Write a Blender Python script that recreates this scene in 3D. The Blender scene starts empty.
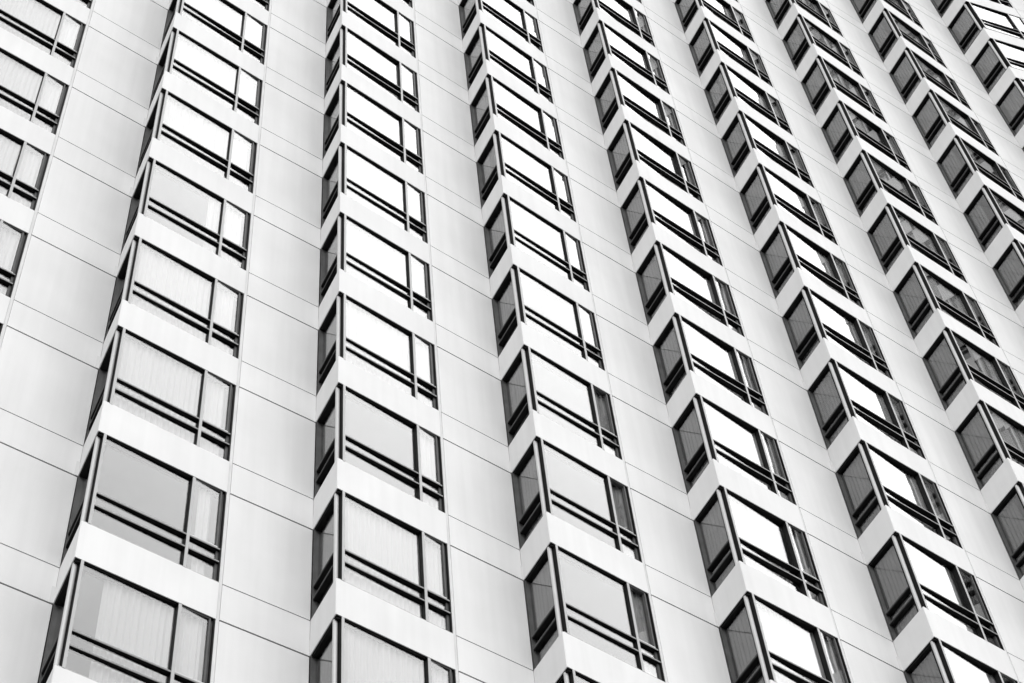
import bpy, bmesh, math, random
from mathutils import Vector, Matrix

random.seed(7)
scene = bpy.context.scene
COL = scene.collection

# ------------------------------------------------------------------ layout
GROUND = 32.58                       # height of the z = 0 datum above the pavement
CAM = Vector((-10.7445, -16.7018, -30.9784 + GROUND))
RIGHT = Vector((0.795366, -0.601422, -0.075395))
DOWN = Vector((0.444055, 0.662831, -0.602885))
FWD = Vector((0.412562, 0.446035, 0.794258))
FPX = 1685.3
W2, NX, NY = 1.737, 0.2257, 1.1124
# plan of each stack: corner x, y, turn, width of the wide face, scale of the narrow face
POSE = [(-8.058, 2.175, -0.0072, 2.472, 1.0), (-3.953, 1.04, 0.0098, 2.564, 0.991), (0.091, -0.064, 0.0203, 2.466, 0.964),
        (4.033, -1.08, 0.0223, 2.444, 0.952), (7.946, -2.104, 0.0048, 2.466, 0.952), (11.939, -3.169, 0.0001, 2.491, 0.965),
        (15.927, -4.298, -0.0116, 2.503, 0.991), (19.952, -5.556, -0.0154, 2.488, 1.018), (24.097, -6.967, 0.0151, 2.487, 1.102)]
POSE = [(-12.06, 3.29, -0.007, 2.48, 1.0)] + POSE            # one more stack outside the frame, on the left
ZK = {-6: 27.151, -5: 24.065, -4: 21.002, -3: 17.957, -2: 14.928, -1: 11.905, 0: 8.912, 1: 5.95, 2: 2.963,
      3: -0.021, 4: -2.992, 5: -5.956, 6: -8.933, 7: -11.933}
for k in range(-7, -13, -1):
    ZK[k] = ZK[k + 1] + 3.0
for k in range(8, 14):
    ZK[k] = ZK[k - 1] - 3.0
ZK = {k: z + GROUND for k, z in ZK.items()}
KTOP, KBOT = -11, 12
SP = 0.80                            # height of the spandrel bands
TURN = -0.33             # the last bay of the row is turned


class Stack:
    def __init__(self, s, x, y, th, wid, nsc, turn=0.0):
        self.W = wid
        self.s = s
        self.A = Vector((x, y))
        t = th + turn
        self.dW = Vector((math.cos(t), math.sin(t)))
        self.mW = Vector((-math.sin(t), math.cos(t)))
        n = Vector((NX, NY)) * nsc
        self.L = n.length
        n.normalize()
        self.dN = Vector((math.cos(th) * n.x - math.sin(th) * n.y, math.sin(th) * n.x + math.cos(th) * n.y))
        self.mN = Vector((self.dN.y, -self.dN.x))
        self.C = self.A + self.dN * self.L
        self.D = self.A + self.dW * wid

    def w(self, u, e):
        return self.dW * u + self.mW * e

    def n(self, v, e):
        return self.dN * v + self.mN * e

    def corner(self, e, f=None):
        """point at inset e from the wide face and f from the narrow face (local)"""
        f = e if f is None else f
        # solve u*dW + e*mW = v*dN + f*mN
        rhs = self.mN * f - self.mW * e
        det = self.dW.x * (-self.dN.y) - self.dW.y * (-self.dN.x)
        u = (rhs.x * (-self.dN.y) - rhs.y * (-self.dN.x)) / det
        return self.w(u, e)


STACKS = [Stack(i - 1, *p, turn=TURN if i - 1 == 8 else 0.0) for i, p in enumerate(POSE)]
# a further stack beyond the turned one, so that the wall goes on past the frame
last = STACKS[-1]
C9 = last.D + last.dW * W2
A9 = C9 - Vector((NX, NY)) * 1.0
STACKS.append(Stack(9, A9.x, A9.y, 0.0, 2.49, 1.0, turn=TURN))


# ------------------------------------------------------------------ materials
def new_mat(name):
    m = bpy.data.materials.new(name)
    m.use_nodes = True
    nt = m.node_tree
    for n in list(nt.nodes):
        nt.nodes.remove(n)
    out = nt.nodes.new('ShaderNodeOutputMaterial')
    return m, nt, out


def surf(name, val, rough=0.6, var=0.06, scale=2.0, bump=0.0, bscale=40.0, metal=0.0, streak=0.0, spec=0.5):
    m, nt, out = new_mat(name)
    N, L = nt.nodes, nt.links
    b = N.new('ShaderNodeBsdfPrincipled')
    L.new(b.outputs[0], out.inputs[0])
    b.inputs['Roughness'].default_value = rough
    b.inputs['Metallic'].default_value = metal
    b.inputs['Specular IOR Level'].default_value = spec
    geo = N.new('ShaderNodeNewGeometry')
    nz = N.new('ShaderNodeTexNoise')
    nz.inputs['Scale'].default_value = scale
    nz.inputs['Detail'].default_value = 6
    L.new(geo.outputs['Position'], nz.inputs['Vector'])
    ramp = N.new('ShaderNodeMapRange')
    ramp.inputs['From Min'].default_value = 0.3
    ramp.inputs['From Max'].default_value = 0.7
    ramp.inputs['To Min'].default_value = val * (1 - var)
    ramp.inputs['To Max'].default_value = val * (1 + var)
    L.new(nz.outputs['Fac'], ramp.inputs['Value'])
    v = ramp.outputs[0]
    if streak > 0:      # rain marks: noise stretched along the height
        mp = N.new('ShaderNodeMapping')
        mp.inputs['Scale'].default_value = (3.2, 3.2, 0.16)
        L.new(geo.outputs['Position'], mp.inputs['Vector'])
        n2 = N.new('ShaderNodeTexNoise')
        n2.inputs['Scale'].default_value = 1.6
        n2.inputs['Detail'].default_value = 5
        L.new(mp.outputs[0], n2.inputs['Vector'])
        r2 = N.new('ShaderNodeMapRange')
        r2.inputs['From Min'].default_value = 0.35
        r2.inputs['From Max'].default_value = 0.75
        r2.inputs['To Min'].default_value = 1.0
        r2.inputs['To Max'].default_value = 1.0 - streak
        L.new(n2.outputs['Fac'], r2.inputs['Value'])
        mu = N.new('ShaderNodeMath')
        mu.operation = 'MULTIPLY'
        L.new(v, mu.inputs[0])
        L.new(r2.outputs[0], mu.inputs[1])
        v = mu.outputs[0]
    cmb = N.new('ShaderNodeCombineColor')
    for i in range(3):
        L.new(v, cmb.inputs[i])
    L.new(cmb.outputs[0], b.inputs['Base Color'])
    if bump > 0:
        n3 = N.new('ShaderNodeTexNoise')
        n3.inputs['Scale'].default_value = bscale
        n3.inputs['Detail'].default_value = 4
        L.new(geo.outputs['Position'], n3.inputs['Vector'])
        bp = N.new('ShaderNodeBump')
        bp.inputs['Strength'].default_value = bump
        bp.inputs['Distance'].default_value = 0.01
        L.new(n3.outputs['Fac'], bp.inputs['Height'])
        L.new(bp.outputs[0], b.inputs['Normal'])
    return m


def glass_mat(name, tint, ior):
    m, nt, out = new_mat(name)
    N, L = nt.nodes, nt.links
    geo = N.new('ShaderNodeNewGeometry')
    nz = N.new('ShaderNodeTexNoise')
    nz.inputs['Scale'].default_value = 0.9
    nz.inputs['Detail'].default_value = 1.0
    L.new(geo.outputs['Position'], nz.inputs['Vector'])
    bp = N.new('ShaderNodeBump')
    bp.inputs['Strength'].default_value = 0.35
    bp.inputs['Distance'].default_value = 0.007
    L.new(nz.outputs['Fac'], bp.inputs['Height'])
    iv = N.new('ShaderNodeMapRange')        # leaving the pane counts as entering it: a thin sheet
    iv.inputs['To Min'].default_value = ior
    iv.inputs['To Max'].default_value = 1.0 / ior
    L.new(geo.outputs['Backfacing'], iv.inputs['Value'])
    fr = N.new('ShaderNodeFresnel')
    L.new(iv.outputs[0], fr.inputs['IOR'])
    tr = N.new('ShaderNodeBsdfTransparent')
    tr.inputs[0].default_value = (tint, tint, tint, 1)
    gl = N.new('ShaderNodeBsdfGlossy')
    gl.inputs['Color'].default_value = (1, 1, 1, 1)
    gl.inputs['Roughness'].default_value = 0.0
    L.new(bp.outputs[0], gl.inputs['Normal'])
    mx = N.new('ShaderNodeMixShader')
    L.new(fr.outputs[0], mx.inputs[0])
    L.new(tr.outputs[0], mx.inputs[1])
    L.new(gl.outputs[0], mx.inputs[2])
    L.new(mx.outputs[0], out.inputs[0])
    return m


def curtain_mat(name, val):
    m, nt, out = new_mat(name)
    N, L = nt.nodes, nt.links
    d = N.new('ShaderNodeBsdfDiffuse')
    d.inputs[0].default_value = (val, val, val, 1)
    t = N.new('ShaderNodeBsdfTranslucent')
    t.inputs[0].default_value = (val, val, val, 1)
    w = N.new('ShaderNodeTexNoise')
    w.inputs['Scale'].default_value = 60
    geo = N.new('ShaderNodeNewGeometry')
    L.new(geo.outputs['Position'], w.inputs['Vector'])
    r = N.new('ShaderNodeMapRange')
    r.inputs['To Min'].default_value = 0.15
    r.inputs['To Max'].default_value = 0.3
    L.new(w.outputs['Fac'], r.inputs['Value'])
    mx = N.new('ShaderNodeMixShader')
    L.new(r.outputs[0], mx.inputs[0])
    L.new(d.outputs[0], mx.inputs[1])
    L.new(t.outputs[0], mx.inputs[2])
    L.new(mx.outputs[0], out.inputs[0])
    return m


M = {
    'rail': surf('grey_rail_cap', 0.17, 0.5, 0.05, 4.0),
    'concrete': surf("white_precast_concrete", 0.585, 0.75, 0.045, 0.7, 0.12, 60, streak=0.06),
    'strip': surf('edge_cover_strip', 0.48, 0.6, 0.08, 3.0),
    'joint': surf('joint_sealant', 0.11, 0.8),
    'alu': surf('mill_aluminium', 0.30, 0.45, 0.05, 4.0),
    'post': surf('satin_aluminium_post', 0.40, 0.4, 0.05, 4.0),
    'dark': surf('dark_bronze_anodised', 0.008, 0.55, 0.2, 4.0, spec=0.08),
    'jamb': surf('dark_jamb_panel', 0.06, 0.5, 0.2, 4.0, spec=0.2),
    'glass': glass_mat("window_glass", 0.80, 1.72),
    'plaster': surf('room_plaster', 0.50, 0.9),
    'core': surf('room_back_wall', 0.30, 0.9),
    'pave': surf('pavement_slabs', 0.22, 0.9, 0.2, 0.8),
    'road': surf('asphalt', 0.06, 0.9, 0.2, 1.5),
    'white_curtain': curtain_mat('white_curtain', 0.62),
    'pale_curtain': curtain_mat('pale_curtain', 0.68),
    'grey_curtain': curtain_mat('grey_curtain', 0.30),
}


# ------------------------------------------------------------------ mesh helpers
class MB:
    def __init__(self):
        self.v, self.f, self.m, self.mats = [], [], [], []

    def _mi(self, key):
        if key not in self.mats:
            self.mats.append(key)
        return self.mats.index(key)

    def prism(self, poly, z0, z1, key):
        i = self._mi(key)
        o = len(self.v)
        n = len(poly)
        area = sum(poly[a].x * poly[(a + 1) % n].y - poly[(a + 1) % n].x * poly[a].y for a in range(n))
        if area < 0:
            poly = poly[::-1]
        self.v += [(p.x, p.y, z0) for p in poly] + [(p.x, p.y, z1) for p in poly]
        self.f.append(tuple(o + a for a in reversed(range(n))))
        self.f.append(tuple(o + n + a for a in range(n)))
        self.m += [i, i]
        for a in range(n):
            b = (a + 1) % n
            self.f.append((o + a, o + b, o + n + b, o + n + a))
            self.m.append(i)
        return self

    def box(self, face, u0, u1, e0, e1, z0, z1, key):
        return self.prism([face(u0, e0), face(u1, e0), face(u1, e1), face(u0, e1)], z0, z1, key)

    def ribbon(self, front, back, z0, z1, key):
        i = self._mi(key)
        n = len(front)
        o = len(self.v)
        for z in (z0, z1):
            self.v += [(p.x, p.y, z) for p in front] + [(p.x, p.y, z) for p in back]
        F0, B0, F1, B1 = o, o + n, o + 2 * n, o + 3 * n
        for a in range(n - 1):
            b = a + 1
            self.f += [(F0 + a, F0 + b, F1 + b, F1 + a), (B0 + b, B0 + a, B1 + a, B1 + b),
                       (F0 + b, F0 + a, B0 + a, B0 + b), (F1 + a, F1 + b, B1 + b, B1 + a)]
            self.m += [i] * 4
        self.f += [(F0, F1, B1, B0), (F0 + n - 1, B0 + n - 1, B1 + n - 1, F1 + n - 1)]
        self.m += [i] * 2
        return self

    def add(self, other, off):
        o = len(self.v)
        self.v += [(x + off[0], y + off[1], z + off[2]) for x, y, z in other.v]
        for f, mi in zip(other.f, other.m):
            self.f.append(tuple(o + a for a in f))
            self.m.append(self._mi(other.mats[mi]))

    def mesh(self, name):
        me = bpy.data.meshes.new(name)
        me.from_pydata(self.v, [], self.f)
        for k in self.mats:
            me.materials.append(M[k])
        me.polygons.foreach_set('material_index', self.m)
        me.update()
        return me


def link(name, mesh, parent=None, loc=(0, 0, 0)):
    o = bpy.data.objects.new(name, mesh)
    COL.objects.link(o)
    if parent is not None:
        o.parent = parent
    o.location = loc
    return o


# ------------------------------------------------------------------ one bay window (spandrel above, glazing below)
def bay_geometry(st, ajar=0.028):
    g = {k: MB() for k in ('frame', 'spandrel', 'trim', 'corner_post', 'main_pane', 'small_pane', 'side_pane')}
    L = st.L
    W1 = st.W
    # spandrel band: L-shaped in plan, arris eased at the corner
    t = 0.20
    eps = 0.014
    poly = [st.n(L - 0.003, 0), st.n(eps, 0), st.w(eps, 0), st.w(W1 - 0.055, 0), st.w(W1 - 0.055, t),
            st.corner(t), st.n(L - 0.003, t)]
    g['spandrel'].prism(poly, 0.0, SP, 'concrete')
    fr, tr = g['frame'], g['trim']
    W, Nf = st.w, st.n
    J = W1 - 0.055                   # where the wide opening ends
    far_side = 4 <= st.s <= 7
    eb = 0.138 if far_side else 0.122      # how deep the frame sits
    ep = 0.106 if far_side else 0.070      # depth of the large pane at its right-hand end
    if st.s == 8:
        ajar = 0.0
    # soffit lining and heads: dark metal set back from the lip of the band
    fr.prism([st.n(L - 0.006, 0.016), st.corner(0.016), W(J - 0.004, 0.016), W(J - 0.004, 0.195), st.corner(0.195), st.n(L - 0.006, 0.195)],
             -0.012, -0.001, 'dark')
    fr.box(W, 0.17, 1.80, 0.03, 0.15, -0.03, -0.0125, 'dark')
    fr.box(Nf, 0.05, L - 0.05, 0.03, 0.15, -0.045, -0.0125, 'dark')
    # two rails on each face
    for zt in (-1.415, -1.705):
        fr.box(W, 0.165, J - 0.03, 0.014, eb, zt - 0.036, zt - 0.001, 'dark')
        tr.box(W, 0.172, J - 0.03, 0.006, 0.013, zt - 0.030, zt, 'rail')
        fr.box(Nf, 0.19, L - 0.05, 0.022, 0.14, zt - 0.065, zt - 0.002, 'dark')
        tr.box(Nf, 0.20, L - 0.06, 0.014, 0.021, zt - 0.04, zt - 0.01, 'jamb')
    # corner-side mullion and the dark filler behind it
    fr.box(W, 0.118, 0.162, 0.006, 0.12, -2.19, -0.013, 'dark')
    tr.box(W, 0.115, 0.166, -0.004, 0.005, -2.19, -0.006, 'alu')
    fr.box(W, 0.125, 0.155, 0.121, 0.24, -2.19, -0.013, 'dark')
    # main mullion
    fr.box(W, 1.840, 1.888, 0.010, eb, -2.19, -0.013, 'dark')
    tr.box(W, 1.836, 1.892, 0.000, 0.009, -2.19, -0.014, 'alu')
    # jamb
    fr.box(W, J - 0.025, J - 0.004, 0.012, eb + 0.005, -2.19, -0.013, 'dark')
    fr.box(W, J - 0.075, J - 0.026, 0.055, eb, -2.19, -0.013, 'jamb')
    fr.box(Nf, L - 0.040, L - 0.004, 0.012, 0.15, -2.19, -0.013, 'jamb')
    fr.box(Nf, 0.192, 0.215, 0.04, 0.14, -2.19, -0.013, 'dark')
    # opening sash of the small light
    fr.box(W, 1.900, J - 0.077, 0.022, 0.10, -0.032, -0.0125, 'jamb')
    fr.box(W, 1.900, J - 0.077, 0.022, 0.10, -1.413, -1.37, 'post')
    fr.box(W, J - 0.105, J - 0.077, 0.022, 0.10, -1.369, -0.033, 'jamb')
    # sills
    tr.box(W, 0.05, J - 0.002, 0.006, 0.19, -2.205, -2.178, 'alu')
    tr.box(Nf, 0.05, L - 0.01, 0.03, 0.19, -2.205, -2.18, 'jamb')
    # corner post, standing back behind the edge of the bands
    rr = 0.042
    c = st.n(0.148, 0.052)
    g['corner_post'].prism([c + Vector((rr * math.cos(t * math.pi / 8), rr * math.sin(t * math.pi / 8))) for t in range(16)], -2.19, -0.013, 'post')
    # panes
    def pane(q, u0, u1, e0, e1, z0, z1):
        g[q].prism([W(u0, e0), W(u1, e1), W(u1, e1 + 0.008), W(u0, e0 + 0.008)], z0, z1, 'glass')
    pane('main_pane', 0.155, 1.86, 0.044, ep, -2.19, -0.013)
    pane('small_pane', 1.87, J - 0.09, 0.022, 0.022 + ajar, -1.40, -0.02)
    pane('small_pane', 1.87, J - 0.05, 0.060, 0.080, -2.19, -1.43)
    g['side_pane'].box(Nf, 0.17, L - 0.03, 0.095, 0.103, -2.19, -0.013, 'glass')
    return g


def project(p):
    d = p - CAM
    z = d.dot(FWD)
    return 512 + FPX * d.dot(RIGHT) / z, 341.5 + FPX * d.dot(DOWN) / z


def seen(st, k, mg=0):
    z = ZK[k]
    pts = [st.A, st.C, st.D]
    for p in pts:
        for dz in (SP, 0.0, -1.1, -2.2):
            x, y = project(Vector((p.x, p.y, z + dz)))
            if -mg <= x <= 1024 + mg and -mg <= y <= 683 + mg:
                return True
    # a face crossing the frame edge
    for u in (0.5, 1.2, 1.9):
        q = st.A + st.w(u, 0)
        for dz in (SP, 0.0, -1.1, -2.2):
            x, y = project(Vector((q.x, q.y, z + dz)))
            if -mg <= x <= 1024 + mg and -mg <= y <= 683 + mg:
                return True
    return False


def window_seen(st, k, wide):
    for q in ((st.w(1.1, 0.1), st.w(2.1, 0.1)) if wide else (st.n(0.6, 0.1),)):
        q = st.A + q
        for dz in (-0.15, -0.8, -1.4):
            x, y = project(Vector((q.x, q.y, ZK[k] + dz)))
            if 4 <= x <= 1020 and 4 <= y <= 679:
                return True
    return False


# ------------------------------------------------------------------ the building
tower = bpy.data.objects.new('high_rise_building', None)
COL.objects.link(tower)
TOW = Vector((6.0, 4.0, 0.0))
tower.location = TOW
tower['label'] = 'white concrete high-rise with stepped facade and stacks of projecting corner bay windows'
tower['category'] = 'building'


def part(name, mb, parent=tower, world=(0, 0, 0)):
    o = link(name, mb.mesh(name), parent)
    o.location = Vector(world) - TOW if parent is tower else Vector(world)
    return o


rest = MB()
n_bays = 0
for st in STACKS:
    g = bay_geometry(st)
    meshes = {}
    g_open = bay_geometry(st, 0.060) if st.s == 3 else g
    for k in range(KTOP, KBOT + 1):
        loc = Vector((st.A.x, st.A.y, ZK[k]))
        if st.s in range(0, 9) and seen(st, k, 6):
            src = g_open if st.s == 3 and k >= 4 else g
            if id(src) not in meshes:
                nm = {'frame': 'bay_window'}
                meshes[id(src)] = {q: b.mesh(nm.get(q, q)) for q, b in src.items()}
            ms = meshes[id(src)]
            bay = link('bay_window', ms['frame'], tower, loc - TOW)
            for q in ('spandrel', 'trim', 'corner_post', 'main_pane', 'small_pane', 'side_pane'):
                pc = link(q, ms[q], bay)
                if q == 'main_pane':          # no two panes sit quite alike in their frames
                    pc.rotation_euler = (random.uniform(-.003, .003), 0, random.uniform(-.006, .006))
                elif q == 'side_pane':
                    pc.rotation_euler = (0, random.uniform(-.004, .004), random.uniform(-.006, .006))
            n_bays += 1
        else:
            for b in g.values():
                rest.add(b, loc)
print('bays in view', n_bays)
o = part('bay_windows_beyond_view', rest)
o['kind'] = 'stuff'

# flat wall strips between the stacks, cut into panels by open joints
ztop = ZK[KTOP] + SP + 0.9
zbot = ZK[KBOT] - 2.2
for a, b in zip(STACKS[:-1], STACKS[1:]):
    D, C = a.D, b.C
    d = (C - D).normalized()
    m = Vector((-d.y, d.x))
    ln = (C - D).length
    mb = MB()

    def P(u, e):
        return D + d * u + m * e
    panel = [P(0.014, 0.075), P(0.014, 0.004), P(0.020, 0.0), P(ln - 0.004, 0.0), P(ln - 0.004, 0.075)]
    for k in range(KTOP, KBOT + 1):
        up = ZK[k - 1] - 0.018 if k > KTOP else ztop
        mb.prism(panel, ZK[k] + SP + 0.011, up, 'concrete')
        mb.prism(panel, ZK[k] + 0.016, ZK[k] + SP - 0.011, 'concrete')
    mb.prism(panel, 0.0, ZK[KBOT] - 0.012, 'concrete')
    w = part('wall', mb)
    es = MB()
    es.prism([P(-0.050, 0.077), P(-0.050, 0.014), P(0.010, 0.014), P(0.010, 0.077)], 0.0, ztop - 0.01, 'strip')
    link('edge_strip', es.mesh('edge_strip'), w)
    bk = MB()
    bk.prism([P(-0.04, 0.078), P(ln - 0.002, 0.078), P(ln - 0.002, 0.25), P(-0.04, 0.25)], 0.0, ztop - 0.03, 'joint')
    for k in range(KTOP, KBOT + 1):
        bk.prism([P(0.020, 0.020), P(0.03, 0.018), P(ln - 0.002, 0.018), P(ln - 0.002, 0.077), P(0.020, 0.077)], ZK[k] - 0.03, ZK[k] + 0.03, 'joint')
        bk.prism([P(0.020, 0.020), P(0.03, 0.018), P(ln - 0.002, 0.018), P(ln - 0.002, 0.077), P(0.020, 0.077)], ZK[k] + SP - 0.03, ZK[k] + SP + 0.03, 'joint')
    link('joint_backing', bk.mesh('joint_backing'), w)

# storey slabs, partitions and the core wall behind the glass
inner = []
for st in STACKS:
    inner += [st.C + st.mN * 0.26, st.A + st.corner(0.26), st.D + st.mW * 0.26]
inner = inner[1:]
far = []
for st in reversed(STACKS):
    far.append(st.A + Vector((1.5, 7.0)))
outline = inner + far
for k in range(KTOP, KBOT + 1):
    mb = MB()
    mb.prism([Vector((p.x, p.y)) for p in outline], 0.0, 0.35, 'plaster')
    part('floor_slab', mb, world=(0, 0, ZK[k] + 0.02))
mb = MB()
mb.prism([p.copy() for p in outline], ztop - 0.5, ztop - 0.1, 'concrete')
part('roof', mb)
for a, b in zip(STACKS[:-1], STACKS[1:]):
    mid = (a.D + b.C) * 0.5
    mb = MB()
    mb.prism([mid + Vector((-.08, .3)), mid + Vector((.08, .3)), mid + Vector((.08, 7.0)), mid + Vector((-.08, 7.0))], 0.05, ztop - 0.55, 'plaster')
    part('partition', mb)
mb = MB()
for a, b in zip(STACKS[:-1], STACKS[1:]):
    p, q = a.A + Vector((1.5, 6.0)), b.A + Vector((1.5, 6.0))
    mb.prism([p, q, q + Vector((0, .2)), p + Vector((0, .2))], 0.05, ztop - 0.55, 'core')
part('core_wall', mb)

# ------------------------------------------------------------------ curtains inside the rooms
ORD = ['first', 'second', 'third', 'fourth', 'fifth', 'sixth', 'seventh', 'eighth', 'ninth', 'tenth', 'eleventh', 'twelfth']


def pleats(face, u0, u1, e, seed, amp=0.020, wl=0.115):
    r = random.Random(seed)
    n = max(8, int((u1 - u0) / 0.013))
    fr, bk = [], []
    ph = r.uniform(0, 6)
    for i in range(n + 1):
        u = u0 + (u1 - u0) * i / n
        ph += (u1 - u0) / n * 2 * math.pi / wl * r.uniform(0.8, 1.2)
        off = amp * math.sin(ph) + 0.01 * math.sin(ph * 0.31 + 1)
        fr.append(face(u, e + off))
        bk.append(face(u, e + off + 0.006))
    return fr, bk


def curtain(st, k, spans, wide, key, label, group):
    mb = MB()
    for i, (u0, u1) in enumerate(spans):
        f, b = pleats(st.w if wide else st.n, u0, u1, (0.158 if st.s < 4 else 0.172) if wide else 0.165, hash((st.s, k, i, wide)) & 0xffff)
        mb.ribbon(f, b, -2.14, -0.016, key)
    o = link('curtain', mb.mesh('curtain'), None, (st.A.x, st.A.y, ZK[k]))
    o['label'] = label
    o['category'] = 'curtain'
    o['group'] = group


FULL = [(0.22, 2.36)]
WIDE = {(1, 3): [(1.55, 2.36)], (1, 6): [(2.05, 2.32)], (1, 7): [(0.62, 2.36)], (2, 5): [(1.92, 2.36)], (5, 1): [(0.9, 2.36)], (6, -2): [(0.22, 1.2), (1.95, 2.36)], (6, 2): [(1.1, 2.36)],
        (7, -2): [(0.22, 0.9), (1.9, 2.36)], (7, -4): [(0.8, 2.36)], (4, 0): [(0.22, 1.8)], (5, 5): [(1.1, 1.75)], (4, 5): [(0.22, 1.7), (2.1, 2.36)],
        (3, 7): [(1.93, 2.38)], (3, 6): [(1.93, 2.38)], (3, 5): [(2.12, 2.38)]}
for st in STACKS:
    if st.s not in range(0, 9):
        continue
    ks = [k for k in range(KTOP, KBOT + 1) if window_seen(st, k, True)]
    if st.s <= 7:
        for i, k in enumerate(ks):
            sp = WIDE.get((st.s, k), FULL if st.s != 3 else [(1.9, 2.36)])
            curtain(st, k, sp, True, 'white_curtain' if st.s < 3 or (st.s == 3 and k < 4) else 'pale_curtain',
                    'white pleated curtain, %s wide window from top, %s bay stack from left' % (ORD[i], ORD[st.s]),
                    'curtains behind the wide windows')
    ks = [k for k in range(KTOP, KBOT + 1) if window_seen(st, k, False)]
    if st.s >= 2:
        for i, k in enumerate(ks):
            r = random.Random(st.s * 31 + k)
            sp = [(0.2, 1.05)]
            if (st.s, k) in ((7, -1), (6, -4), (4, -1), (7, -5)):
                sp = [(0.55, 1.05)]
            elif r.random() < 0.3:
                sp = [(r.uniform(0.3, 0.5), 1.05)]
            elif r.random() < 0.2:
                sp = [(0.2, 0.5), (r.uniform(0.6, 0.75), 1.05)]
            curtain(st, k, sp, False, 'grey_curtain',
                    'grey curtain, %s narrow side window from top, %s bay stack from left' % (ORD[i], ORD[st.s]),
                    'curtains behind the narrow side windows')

# ------------------------------------------------------------------ ground
mb = MB()
mb.prism([Vector((-400, -400)), Vector((400, -400)), Vector((400, 400)), Vector((-400, 400))], -0.6, -0.14, 'road')
g = link('road', mb.mesh('road'))
g['kind'] = 'structure'
mb = MB()
mb.prism([Vector((-60, -26)), Vector((70, -26)), Vector((70, 40)), Vector((-60, 40))], -0.138, 0.0, 'pave')
g = link('pavement', mb.mesh('pavement'))
g['kind'] = 'structure'

# ------------------------------------------------------------------ light
to_sun = Vector((-0.60, -0.70, 0.56)).normalized()
elev = math.asin(to_sun.z)
azim = math.atan2(to_sun.x, to_sun.y)
w = bpy.data.worlds.new('World')
scene.world = w
w.use_nodes = True
nt = w.node_tree
N, L = nt.nodes, nt.links
bg = N['Background']
bg.inputs[1].default_value = 0.1
sky = N.new('ShaderNodeTexSky')
sky.sky_type = 'NISHITA'
sky.sun_disc = False
sky.sun_elevation = elev
sky.sun_rotation = azim
sky.air_density = 1.0
sky.dust_density = 4.0
bw = N.new('ShaderNodeRGBToBW')
L.new(sky.outputs[0], bw.inputs[0])
# cloud deck of an overcast day: brighter towards the zenith, softly mottled
tc = N.new('ShaderNodeTexCoord')
sx = N.new('ShaderNodeSeparateXYZ')
L.new(tc.outputs['Generated'], sx.inputs[0])
mr = N.new('ShaderNodeMapRange')
mr.inputs['From Min'].default_value = 0.0
mr.inputs['From Max'].default_value = 1.0
mr.inputs['To Min'].default_value = 3.5
mr.inputs['To Max'].default_value = 9.0
L.new(sx.outputs['Z'], mr.inputs['Value'])
nz = N.new('ShaderNodeTexNoise')
nz.inputs['Scale'].default_value = 2.5
nz.inputs['Detail'].default_value = 5
L.new(tc.outputs['Generated'], nz.inputs['Vector'])
nr = N.new('ShaderNodeMapRange')
nr.inputs['From Min'].default_value = 0.3
nr.inputs['From Max'].default_value = 0.7
nr.inputs['To Min'].default_value = 0.88
nr.inputs['To Max'].default_value = 1.12
L.new(nz.outputs['Fac'], nr.inputs['Value'])
# bright patch added to the cloud deck, away from the sun, to whiten pane reflections
dt = N.new('ShaderNodeVectorMath')
dt.operation = 'DOT_PRODUCT'
L.new(tc.outputs['Generated'], dt.inputs[0])
dt.inputs[1].default_value = Vector((0.62, -0.46, 0.66)).normalized()
gw = N.new('ShaderNodeMapRange')
gw.interpolation_type = 'SMOOTHSTEP'
gw.inputs["From Min"].default_value = 0.66
gw.inputs['From Max'].default_value = 1.0
gw.inputs['To Min'].default_value = 0.88
gw.inputs["To Max"].default_value = 2.9
L.new(dt.outputs['Value'], gw.inputs['Value'])
mg = N.new('ShaderNodeMath')
mg.operation = 'MULTIPLY'
L.new(nr.outputs[0], mg.inputs[0])
L.new(gw.outputs[0], mg.inputs[1])
mu = N.new('ShaderNodeMath')
mu.operation = 'MULTIPLY'
L.new(mr.outputs[0], mu.inputs[0])
L.new(mg.outputs[0], mu.inputs[1])
mx = N.new('ShaderNodeMix')
mx.data_type = 'FLOAT'
mx.inputs[0].default_value = 0.8
L.new(bw.outputs[0], mx.inputs[2])
L.new(mu.outputs[0], mx.inputs[3])
L.new(mx.outputs[0], bg.inputs[0])

sl = bpy.data.lights.new('sun', 'SUN')
sl.energy = 0.75
sl.angle = math.radians(30)
so = bpy.data.objects.new('sun', sl)
COL.objects.link(so)
so.rotation_euler = (-to_sun).to_track_quat('-Z', 'Y').to_euler()
so.location = (0, -30, 80)

# ------------------------------------------------------------------ camera
cd = bpy.data.cameras.new('camera')
cd.sensor_width = 36.0
cd.lens = FPX / 1024 * 36.0
cd.clip_start = 0.1
cd.clip_end = 2000
co = bpy.data.objects.new('camera', cd)
COL.objects.link(co)
rot = Matrix((RIGHT, -DOWN, -FWD)).transposed()
co.matrix_world = Matrix.Translation(CAM) @ rot.to_4x4()
scene.camera = co

scene.view_settings.view_transform = 'Standard'
scene.view_settings.look = 'None'
scene.view_settings.gamma = 1.0
scene.view_settings.exposure = 1.23
scene.cycles.max_bounces = 12
scene.cycles.transparent_max_bounces = 16
scene.cycles.diffuse_bounces = 4
scene.cycles.glossy_bounces = 6
scene.cycles.use_denoising = True
